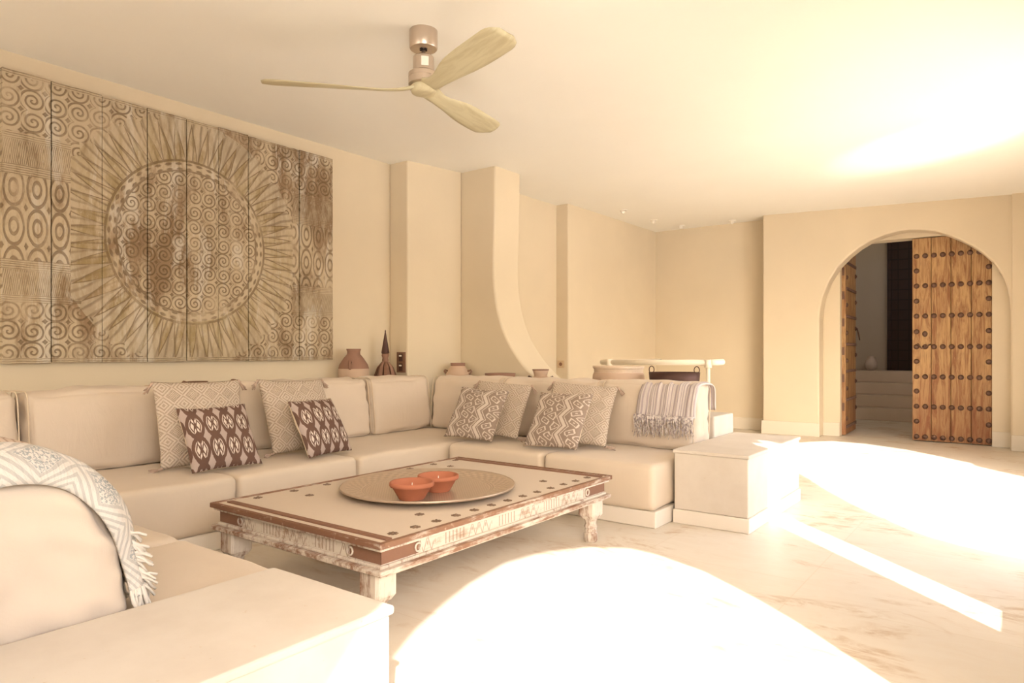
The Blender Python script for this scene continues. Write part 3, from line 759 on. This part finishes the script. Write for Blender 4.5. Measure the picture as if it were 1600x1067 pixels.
for k in range(34):                                  # ragged side threads near the tip
    zf = rnd.random(); p = Vector((-1.752, .772 + .036 * zf, .62 - .15 * zf)); d = Vector((rnd.uniform(-.2, .4), .8, rnd.uniform(-.9, .1))).normalized()
    tube(bm, [p, p + d * .02, p + d * .038 + Vector((0, 0, -.008))], .0035, 5)
obj('fringe', bm, M_geof, t, True)
bm = NB()
for k in range(22):
    zf = k / 21; i = int((.56 + .4 * zf) * (len(path) - 1)); p = path[i]; q = path[max(0, i - 1)]
    c = Vector((-1.90 - .015 * math.sin(k), p.x + .026, p.y + .012)); d = (Vector((0, p.x - q.x, p.y - q.y)).normalized() * .9 + Vector((rnd.uniform(-.2, .2), .35, 0)))
    tube(bm, [c, c + d * .02, c + d * .04], .004, 5)
obj('edge_yarn', bm, M_brownyarn, t, True)

# ---------------------------------------------------------------- carved panel
t = thing('carved_wall_panel', 'large whitewashed wooden panel of upright planks carved with a sun', 'wall art', (-4.783, 1.39, .985))
ys = [0, .25, .54, .82, 1.09, 1.33, 1.57, 1.80, 2.03, 2.37]
rnd = random.Random(2)
for k, (a, b) in enumerate(zip(ys, ys[1:])):
    g0 = .007 if k in (1, 3, 4, 6, 8) else .002
    dpt = .045 + rnd.uniform(-.003, .003)
    bm = NB(); n = 24; n2 = 5
    V_ = {}
    y0, y1 = a + g0, b - .001
    top, bot = 1.715 + rnd.uniform(-.004, .004), rnd.uniform(-.003, .003)
    for i in range(n + 1):
        for j in range(n2 + 1):
            z = bot + (top - bot) * i / n; wob_ = noise.noise(Vector((k * 3.1, z * 4, 0))) * .0025
            yy = y0 + (y1 - y0) * j / n2 + (wob_ if j == 0 else 0)
            zz = z + (noise.noise(Vector((yy * 25, k, 0))) * .006 if i in (0, n) else 0)
            V_[i, j] = bm.verts.new((dpt + noise.noise(Vector((yy * 4, z * 2, 4))) * .004, yy, zz))
    W_ = {}
    for i in range(n + 1):
        for j in range(n2 + 1):
            if i in (0, n) or j in (0, n2): c = V_[i, j].co; W_[i, j] = bm.verts.new((.002, c.y, c.z))
    for i in range(n):
        for j in range(n2): bm.faces.new((V_[i, j], V_[i, j + 1], V_[i + 1, j + 1], V_[i + 1, j]))
        for j in (0, n2): bm.faces.new((V_[i, j], V_[i + 1, j], W_[i + 1, j], W_[i, j]))
    for j in range(n2):
        for i in (0, n): bm.faces.new((V_[i, j], V_[i, j + 1], W_[i, j + 1], W_[i, j]))
    obj('plank', bm, M_panel, t)
bm = NB(); box(bm, .001, .006, .01, 2.36, .02, 1.69); obj('gap_shade_board', bm, M_dark, t)  # near-black sheet that paints the shade between the planks

# ---------------------------------------------------------------- coffee table
TX0, TX1, TY0, TY1, TZ = -2.968, -1.832, 1.662, 3.372, .365
cx, cy = (TX0 + TX1) / 2, (TY0 + TY1) / 2; a, b = (TX1 - TX0) / 2, (TY1 - TY0) / 2
t = thing('coffee_table', 'long low whitewashed carved coffee table with iron rosettes', 'coffee table', (cx, cy, 0))
rb('table_top', (-a + .022, a - .022, -b + .022, b - .022, .343, TZ - .004), M_wtop, None, None, .002, t)
for s_ in (-1, 1):
    bm = NB(); box(bm, min(s_ * a, s_ * (a - .022)), max(s_ * a, s_ * (a - .022)), -b + .0222, b - .0222, .343, TZ); bevel(obj('long_rim', bm, M_wrim, t), .002)
    bm = NB(); box(bm, -a, a, min(s_ * b, s_ * (b - .022)), max(s_ * b, s_ * (b - .022)), .343, TZ); bevel(obj('end_rim', bm, M_wrimx, t), .002)
    bm = NB(); box(bm, -a + .05, a - .03, min(s_ * (b - .055), s_ * (b - .085)), max(s_ * (b - .055), s_ * (b - .085)), TZ - .005, TZ + .002); bevel(obj('iron_strip', bm, M_strap, t), .001)
i0 = .035
bm = NB(); box(bm, -a + .012, a - .012, -b + .012, b - .012, .330, .343); bevel(obj('upper_moulding', bm, M_wleg, t), .004)
bm = NB(); box(bm, -a + i0, a - i0, -b + i0, b - i0, .272, .331); obj('carved_apron', bm, M_apron, t)
bm = NB(); box(bm, -a + .024, a - .024, -b + .024, b - .024, .262, .274); bevel(obj('lower_moulding', bm, M_wleg, t), .004)
bm = NB(); box(bm, -a + .004, a - .004, -b + .004, b - .004, .243, .263); bevel(obj('lower_frame', bm, M_wlow, t), .003)
bm = NB(); box(bm, -a + .03, a - .03, -b + .03, b - .03, .228, .244); bevel(obj('bottom_moulding', bm, M_wleg, t), .005)
for sx in (-1, 1):
    for sy in (-1, 1):
        bm = NB(); X_, Y_ = sx * (a - i0), sy * (b - i0); q = .003
        box(bm, min(X_ + sx * q, X_ - sx * .17), max(X_ + sx * q, X_ - sx * .17), min(Y_, Y_ + sy * q), max(Y_, Y_ + sy * q), .278, .326)
        box(bm, min(X_, X_ + sx * q), max(X_, X_ + sx * q), min(Y_ + sy * q, Y_ - sy * .19), max(Y_ + sy * q, Y_ - sy * .19), .278, .326)
        st_ = bevel(obj('corner_strap', bm, M_strap, t), .001)
        for ax_ in (0, 1):
            bm = NB(); pts = [(.016 * math.cos(q_ * PI / 6), .016 * math.sin(q_ * PI / 6)) for q_ in range(12)]
            if ax_: tube(bm, [(X_ + sx * .006, Y_ - sy * .185 + p[0], .302 + p[1]) for p in pts], .004, 6, True)
            else: tube(bm, [(X_ - sx * .165 + p[0], Y_ + sy * .006, .302 + p[1]) for p in pts], .004, 6, True)
            obj('strap_boss', bm, M_wleg, st_, True)
# legs
for sx in (-1, 1):
    for sy in (-1, 1):
        bm = NB(); hw = .052
        for z0_, z1_, k0, k1 in ((.235, .150, 1, 1), (.150, .128, 1, .72)):
            vs = [bm.verts.new((X1 * hw * kk, Y1 * hw * kk, zz)) for zz, kk in ((z0_, k0), (z1_, k1)) for X1, Y1 in ((-1, -.8), (-.8, -1), (.8, -1), (1, -.8), (1, .8), (.8, 1), (-.8, 1), (-1, .8))]
            for i in range(8): bm.faces.new((vs[i], vs[(i + 1) % 8], vs[8 + (i + 1) % 8], vs[8 + i]))
            if k1 == 1: bm.faces.new(vs[:8][::-1])
            else: bm.faces.new(vs[8:])
        lathe(bm, [(.040, .128), (.034, .118), (.030, .10), (.033, .094), (.036, .088), (.036, .080), (.031, .076), (.034, .066), (.034, .058), (.030, .054), (.038, .046), (.0385, .012), (.035, .004), (.033, 0)], 20)
        o = obj('leg', bm, M_wleg, t); auto(o, 30); o.location = (sx * (a - .095), sy * (b - .075), 0)
# iron rosettes
pos = [(a - .085, -b + .14 + k * .12) for k in range(13)] + [(-a + .07, -b + .2 + k * .2) for k in range(8)]
pos += [(a - .22, -b + .42), (a - .22, b - .36), (a - .22, -b + .95), (-a + .22, -b + .38), (-a + .20, b - .30)]
s0 = None
for k, (px_, py_) in enumerate(pos):
    if s0 is None:
        bm = NB(); lathe(bm, [(.013, 0), (.012, .003), (.005, .004), (.004, .007), (.001, .008)], 12)
        for i in range(8):
            an = i * PI / 4; lathe(bm, [(.0062, 0), (.0055, .002), (.001, .003)], 8, (.016 * math.cos(an), .016 * math.sin(an), 0))
        s0 = s = obj('iron_rosette', bm, M_ros, t)
    else: s = s0.copy(); COL.objects.link(s)
    s.location = (px_, py_, TZ - .004); s.rotation_euler = (0, 0, k * .4)

# tray and bowls
tr = thing('metal_tray', 'large round engraved metal tray on the coffee table', 'tray', (-2.372, 2.47, TZ + .003))
bm = NB(); lathe(bm, [(.001, .004), (.30, .004), (.325, .008), (.385, .020), (.412, .026), (.424, .030), (.430, .027), (.430, .021), (.41, .018), (.38, .013), (.32, .001), (.001, .0)], 96, cap=False)
bmesh.ops.remove_doubles(bm, verts=bm.verts, dist=.0005); obj('dish', bm, M_tray, tr, True)
bm = NB(); tube(bm, [(.428 * math.cos(k * PI / 40), .428 * math.sin(k * PI / 40), .0275) for k in range(80)], .004, 8, True); obj('rolled_rim', bm, M_tray, tr, True)
for i, (x_, y_, s_, lb) in enumerate(((-2.262, 2.245, 1.0, 'terracotta candle bowl standing in front on the metal tray'), (-2.290, 2.452, .98, 'terracotta candle bowl standing behind the other one on the tray'))):
    bo = thing('candle_bowl', lb, 'candle bowl', (x_, y_, TZ + .008), i * 1.1, 'terracotta candle bowls')
    bm = NB(); lathe(bm, [(.056, 0), (.060, .004), (.090, .056), (.100, .060), (.103, .066), (.102, .078), (.098, .081), (.092, .078), (.080, .055), (.060, .02), (.001, .02)], 48, cap=False); obj('bowl', bm, M_terra, bo, True)
    bo.scale = (s_, s_, s_)
    bm = NB(); lathe(bm, [(.001, .044), (.072, .044), (.073, .042), (.06, .030)], 32, cap=False); obj('wax', bm, M_wax, bo, True)
    bm = NB(); tube(bm, [(0, 0, .043), (.001, 0, .06), (.002, .001, .074)], .002, 6); tube(bm, [(.02, .012, .0445), (-.015, .002, .0455)], .0022, 5); obj('wick', bm, M_wick, bo)

# ---------------------------------------------------------------- ceiling fan
fn = thing('ceiling_fan', 'ceiling fan with three pale wooden blades and brushed metal hub', 'ceiling fan', (-2.645, 2.715, CH))
bm = NB(); lathe(bm, [(.074, 0), (.077, -.004), (.077, -.098), (.073, -.104), (.001, -.104)], 40, cap=False); o = obj('ceiling_cup', bm, M_brush, fn); auto(o)
bm = NB(); box(bm, -.022, .022, -.007, .007, -.108, -.103); box(bm, -.007, .007, -.022, .022, -.108, -.103); obj('cup_slot', bm, M_dark, fn)
bm = NB(); tube(bm, [(0, 0, -.10), (0, 0, -.20)], .0105, 16); tube(bm, [(0, 0, -.150), (0, 0, -.185)], .015, 16); obj('down_rod', bm, M_brush, fn, True)
bm = NB(); lathe(bm, [(.052, -.146), (.057, -.150), (.058, -.155), (.058, -.226), (.05, -.230), (.05, -.234)], 36); o = obj('motor_collar', bm, M_brush, fn); auto(o)
bm = NB(); box(bm, -.02, .02, -.0605, -.057, -.215, -.165, Matrix.Rotation(.9, 4, 'Z')); obj('maker_plate', bm, M_white, fn)
bm = NB(); lathe(bm, [(.05, -.233), (.078, -.236), (.083, -.241), (.083, -.262), (.081, -.264), (.083, -.266), (.083, -.300), (.075, -.305)], 44); o = obj('motor_drum', bm, M_brush, fn); auto(o)
bm = NB(); lathe(bm, [(.060, -.300), (.070, -.312), (.072, -.330), (.064, -.346), (.045, -.352), (.001, -.353)], 36, cap=False); obj('blade_hub', bm, M_blade, fn, True)
for k, an in enumerate((223, 343, 101)):
    bm = NB(); g = {}; n = 26; m_ = 8; Lb = (.86, .80, .80)[k]
    for i in range(n + 1):
        s = i / n; r = .02 + s * (Lb - .02)
        wl = .036 + .020 * max(0, 1 - s * 6) + (.062) * (1 / (1 + math.exp(-(s - .30) * 13)))
        wr_ = .037 + .020 * max(0, 1 - s * 6) + (.050) * (1 / (1 + math.exp(-(s - .42) * 9)))
        if s > .88: q = math.sqrt(max(.02, 1 - ((s - .88) / .12) ** 2)); wl *= .45 + .55 * q; wr_ *= .25 + .75 * q
        pit = math.radians(20 - 9 * s); droop = -.330 + .02 * s + .035 * (1 - min(1, s * 4)) ** 2 - .012
        for j in range(m_ + 1):
            v = -1 + 2 * j / m_; yy = v * (wl if v < 0 else wr_); hh = .010 * (1 - v * v) ** .5 + .0015
            if s < .2: hh += .012 * (1 - s / .2)
            for sd_ in (-1, 1):
                g[i, j, sd_] = bm.verts.new((r, yy * math.cos(pit), droop - yy * math.sin(pit) + .006 * (v * v) + sd_ * hh * (.55)))
    for i in range(n):
        for sd_ in (-1, 1):
            for j in range(m_): bm.faces.new((g[i, j, sd_], g[i + 1, j, sd_], g[i + 1, j + 1, sd_], g[i, j + 1, sd_]))
        for j in (0, m_): bm.faces.new((g[i, j, -1], g[i + 1, j, -1], g[i + 1, j, 1], g[i, j, 1]))
    for i in (0, n):
        for j in range(m_): bm.faces.new((g[i, j, -1], g[i, j + 1, -1], g[i, j + 1, 1], g[i, j, 1]))
    o = obj('blade', bm, M_blade, fn, True); o.rotation_euler = (0, 0, math.radians(an))

# ---------------------------------------------------------------- downlights
for x_, y_, lb in ((-3.99, 7.64, 'small ceiling spotlight nearest the sofa, leftmost of four'), (-3.975, 8.48, 'small ceiling spotlight, second from the left'), (-3.84, 9.08, 'small ceiling spotlight, third from the left above the stair corner'), (-3.14, 9.14, 'small ceiling spotlight nearest the arch wall')):
    dl = thing('ceiling_spotlight', lb, 'spotlight', (x_, y_, CH), 0, 'small spotlights on the far ceiling')
    bm = NB(); lathe(bm, [(.05, 0), (.05, -.008), (.038, -.012), (.03, -.012), (.03, -.002)], 20, cap=False); obj('trim_ring', bm, M_white, dl, True)
    bm = NB(); lathe(bm, [(.026, -.005), (.028, -.03), (.016, -.045), (.001, -.046)], 16, cap=False)
    bmesh.ops.transform(bm, matrix=Matrix.Rotation(.5, 4, 'Y'), verts=bm.verts); obj('lamp_head', bm, M_white, dl, True)

# ---------------------------------------------------------------- jars and ornaments on the ledge (top z = .595)
LZ = .596
def ring_handle(bm, x, z0, z1, out, sgn, r=.010):
    tube(bm, [(sgn * x, 0, z1), (sgn * (x + out * .8), 0, z1 + .012), (sgn * (x + out), 0, (z0 + z1) / 2 + .01), (sgn * (x + out * .6), 0, z0), (sgn * (x - .005), 0, z0 - .01)], r, 8)
j = thing('clay_jar', 'large two-handled clay jar with dark neck beside the carved panel', 'jar', (-4.635, 3.90, LZ), 2.2)
bm = NB(); lathe(bm, [(.08, 0), (.11, .08), (.127, .20), (.130, .30), (.129, .315)], 32); obj('body', bm, M_cer, j, True)
bm = NB(); lathe(bm, [(.130, .312), (.120, .345), (.085, .40), (.056, .435), (.054, .455), (.063, .480), (.058, .482), (.046, .455), (.046, .44)], 32, cap=False); obj('neck', bm, M_clayd, j, True)
for s in (-1, 1):
    bm = NB(); ring_handle(bm, .112, .315, .365, .04, s, .011); obj('handle', bm, M_clayd, j, True)
j = thing('wooden_spire_ornament', 'dark cone-tipped ornament with ribbed wooden skirt near the pier', 'ornament', (-4.64, 4.27, LZ))
bm = NB(); lathe(bm, [(.034, .44), (.036, .45), (.005, .635), (.006, .642), (.003, .655)], 16); obj('cone_tip', bm, M_bron, j, True)
bm = NB(); lathe(bm, [(.030, .345), (.022, .36), (.03, .38), (.026, .40), (.034, .425), (.030, .44)], 16); obj('turned_neck', bm, M_clayd, j, True)
for k in range(8):
    an = k * PI / 4 + .2
    bm = NB(); c, s = math.cos(an), math.sin(an); c2, s2 = math.cos(an + .32), math.sin(an + .32); c1, s1 = math.cos(an - .32), math.sin(an - .32)
    pts = [((.028, .37), 1), ((.07, .315), 1), ((.10, .23), 1), ((.118, 0), 1)]
    A = [bm.verts.new((r * c1, r * s1, z)) for (r, z), _ in pts]; B = [bm.verts.new((r * 1.07 * c, r * 1.07 * s, z)) for (r, z), _ in pts]; Cc = [bm.verts.new((r * c2, r * s2, z)) for (r, z), _ in pts]
    D = [bm.verts.new((r * .8 * c, r * .8 * s, z)) for (r, z), _ in pts]
    for Q in ((A, B), (B, Cc), (Cc, D), (D, A)):
        for i in range(3): bm.faces.new((Q[0][i], Q[1][i], Q[1][i + 1], Q[0][i + 1]))
    bm.faces.new((A[0], B[0], Cc[0], D[0])); bm.faces.new((A[3], B[3], Cc[3], D[3]))
    obj('rib', bm, M_clayd if k % 3 == 0 else M_strap, j)
j = thing('clay_jar', 'squat clay jar with dark rim in the sofa corner below the partition', 'jar', (-4.32, 4.90, LZ), .35)
bm = NB(); lathe(bm, [(.07, 0), (.10, .08), (.117, .16), (.117, .235), (.11, .245)], 32); obj('body', bm, M_cer, j, True)
bm = NB(); lathe(bm, [(.117, .24), (.095, .275), (.072, .318), (.068, .322)], 32, cap=False); obj('shoulder', bm, M_cer, j, True)
bm = NB(); lathe(bm, [(.068, .320), (.070, .350), (.062, .350), (.058, .32)], 32, cap=False); obj('rim', bm, M_clayd, j, True)
for s in (-1, 1):
    bm = NB(); ring_handle(bm, .10, .25, .272, .04, s, .008); obj('handle', bm, M_clayd, j, True)
j = thing('clay_bowl', 'flat reddish bowl rim peeping over the cushions in front of the partition', 'bowl', (-3.81, 4.90, LZ))
bm = NB(); lathe(bm, [(.06, 0), (.10, .10), (.135, .215), (.14, .262), (.13, .262), (.09, .10), (.001, .03)], 32, cap=False); obj('bowl', bm, M_clayd, j, True)
j = thing('clay_jar', 'small clay jar with flared dark neck under the foot of the curve', 'jar', (-3.35, 4.88, LZ), .2)
bm = NB(); lathe(bm, [(.06, 0), (.11, .08), (.13, .16), (.10, .22), (.055, .245)], 28); obj('body', bm, M_cer, j, True)
bm = NB(); lathe(bm, [(.056, .24), (.058, .262), (.07, .300), (.066, .302), (.05, .262)], 28, cap=False); obj('neck', bm, M_cer, j, True)
bm = NB(); tube(bm, [(.069 * math.cos(k * PI / 12), .069 * math.sin(k * PI / 12), .301) for k in range(24)], .005, 6, True); obj('dark_rim', bm, M_clayd, j, True)
for s in (-1, 1):
    bm = NB(); ring_handle(bm, .085, .212, .232, .035, s, .007); obj('handle', bm, M_bron, j, True)
j = thing('clay_pot', 'wide pale cooking pot with ridged rim in front of the stair rail', 'pot', (-2.62, 4.925, LZ), .3)
bm = NB(); lathe(bm, [(.12, 0), (.19, .08), (.215, .18), (.205, .27), (.197, .29)], 40); obj('body', bm, M_cer, j, True)
bm = NB(); lathe(bm, [(.197, .287), (.193, .30), (.198, .306), (.194, .314), (.200, .320), (.208, .336), (.205, .342), (.185, .336), (.18, .30)], 40, cap=False); obj('rim', bm, plain('pale_clay_rim', (.70, .54, .40), .9, 0, .1, 40, .6, .008), j, True)
j = thing('ring_handled_bowl', 'dark metal bowl with two ring handles beside the striped throw', 'bowl', (-2.14, 4.92, LZ), .1)
bm = NB(); lathe(bm, [(.001, .06), (.08, .065), (.155, .14), (.19, .24), (.195, .30), (.188, .30), (.15, .15), (.08, .08), (.001, .075)], 40, cap=False)
for v in bm.verts: v.co.y *= .82
obj('bowl', bm, M_bron, j, True)
bm = NB(); lathe(bm, [(.08, 0), (.07, .065), (.085, .07)], 24); obj('foot', bm, M_bron, j, True)
for s in (-1, 1):
    bm = NB(); tube(bm, [(s * .176 + .020 * math.cos(k * PI / 10), -.01, .318 + .027 * math.sin(k * PI / 10)) for k in range(20)], .0035, 6, True); obj('ring_handle', bm, M_bron, j, True)
j = thing('brown_pitcher', 'dark brown pitcher top showing above the left woven cushion', 'pitcher', (-4.62, 2.50, LZ), PI / 2)
bm = NB(); lathe(bm, [(.07, 0), (.10, .10), (.085, .18), (.055, .21), (.060, .245), (.066, .25), (.05, .21)], 28, cap=False); obj('body', bm, M_strap, j, True)
bm = NB(); tube(bm, [(-.06, 0, .235), (-.10, 0, .25), (-.125, 0, .225), (-.12, 0, .18), (-.09, 0, .15)], .009, 8); obj('handle', bm, M_strap, j, True)
j = thing('brown_lidded_pot', 'small dark pot lid showing between the two woven cushions', 'pot', (-4.62, 2.77, LZ))
bm = NB(); lathe(bm, [(.06, 0), (.09, .08), (.085, .19), (.07, .22)], 24); obj('body', bm, M_strap, j, True)
bm = NB(); lathe(bm, [(.072, .22), (.05, .236), (.02, .246), (.015, .256), (.001, .258)], 24, cap=False); obj('lid', bm, M_strap, j, True)

# switches
sw = thing('wall_switch', 'tall dark wooden switch plate with two sockets on the pier', 'switch', (-4.635, 4.468, .955))
rb('backplate', (-.055, .055, -.012, .0, -.095, .095), M_strap, None, None, .003, sw)
for z_ in (-.045, .045):
    o = rb('rocker', (-.022, .026, -.018, -.012, z_ - .036, z_ + .036), M_bron, None, None, .002, sw)
    rb('button', (-.014, .018, -.021, -.018, z_ + .008, z_ + .022), M_white, None, None, .001, o)
sw = thing('wall_switch', 'square beige socket on the narrow pier beyond the curve', 'switch', (-4.452, 6.918, .905))
rb('backplate', (-.045, .045, -.010, .0, -.045, .045), plain('beige_plate', (.60, .44, .28), .5), None, None, .003, sw)
bm = NB(); lathe(bm, [(.022, 0), (.02, .005), (.001, .005)], 20, cap=False); bmesh.ops.transform(bm, matrix=Matrix.Translation((0, -.010, 0)) @ Matrix.Rotation(PI / 2, 4, 'X'), verts=bm.verts); obj('socket', bm, M_strap, sw)

# ---------------------------------------------------------------- stair rail
ra = thing('stair_rail', 'cream tubular handrail behind the far back cushions', 'handrail', (0, 0, 0))
bm = NB(); tube(bm, [(-3.16, 5.62, .955), (-2.12, 5.62, .962)], .024, 16); obj('handrail', bm, M_rail, ra, True)
bm = NB(); tube(bm, [(-3.16, 5.62, .955), (-3.16, 6.9, .955)], .024, 16); obj('handrail', bm, M_rail, ra, True)
bm = NB(); tube(bm, [(-2.12, 5.62, .962), (-2.06, 5.75, .965)], .026, 16); obj('handrail', bm, M_rail, ra, True)
for x_, y_ in ((-3.08, 5.62), (-2.14, 5.62)):
    bm = NB(); tube(bm, [(x_, y_, 0), (x_, y_, .95)], .017, 14); obj('post', bm, M_rail, ra, True)
    bm = NB(); lathe(bm, [(.03, .915), (.03, .985)], 16, (x_, y_, 0)); obj('post_collar', bm, M_rail, ra, True)
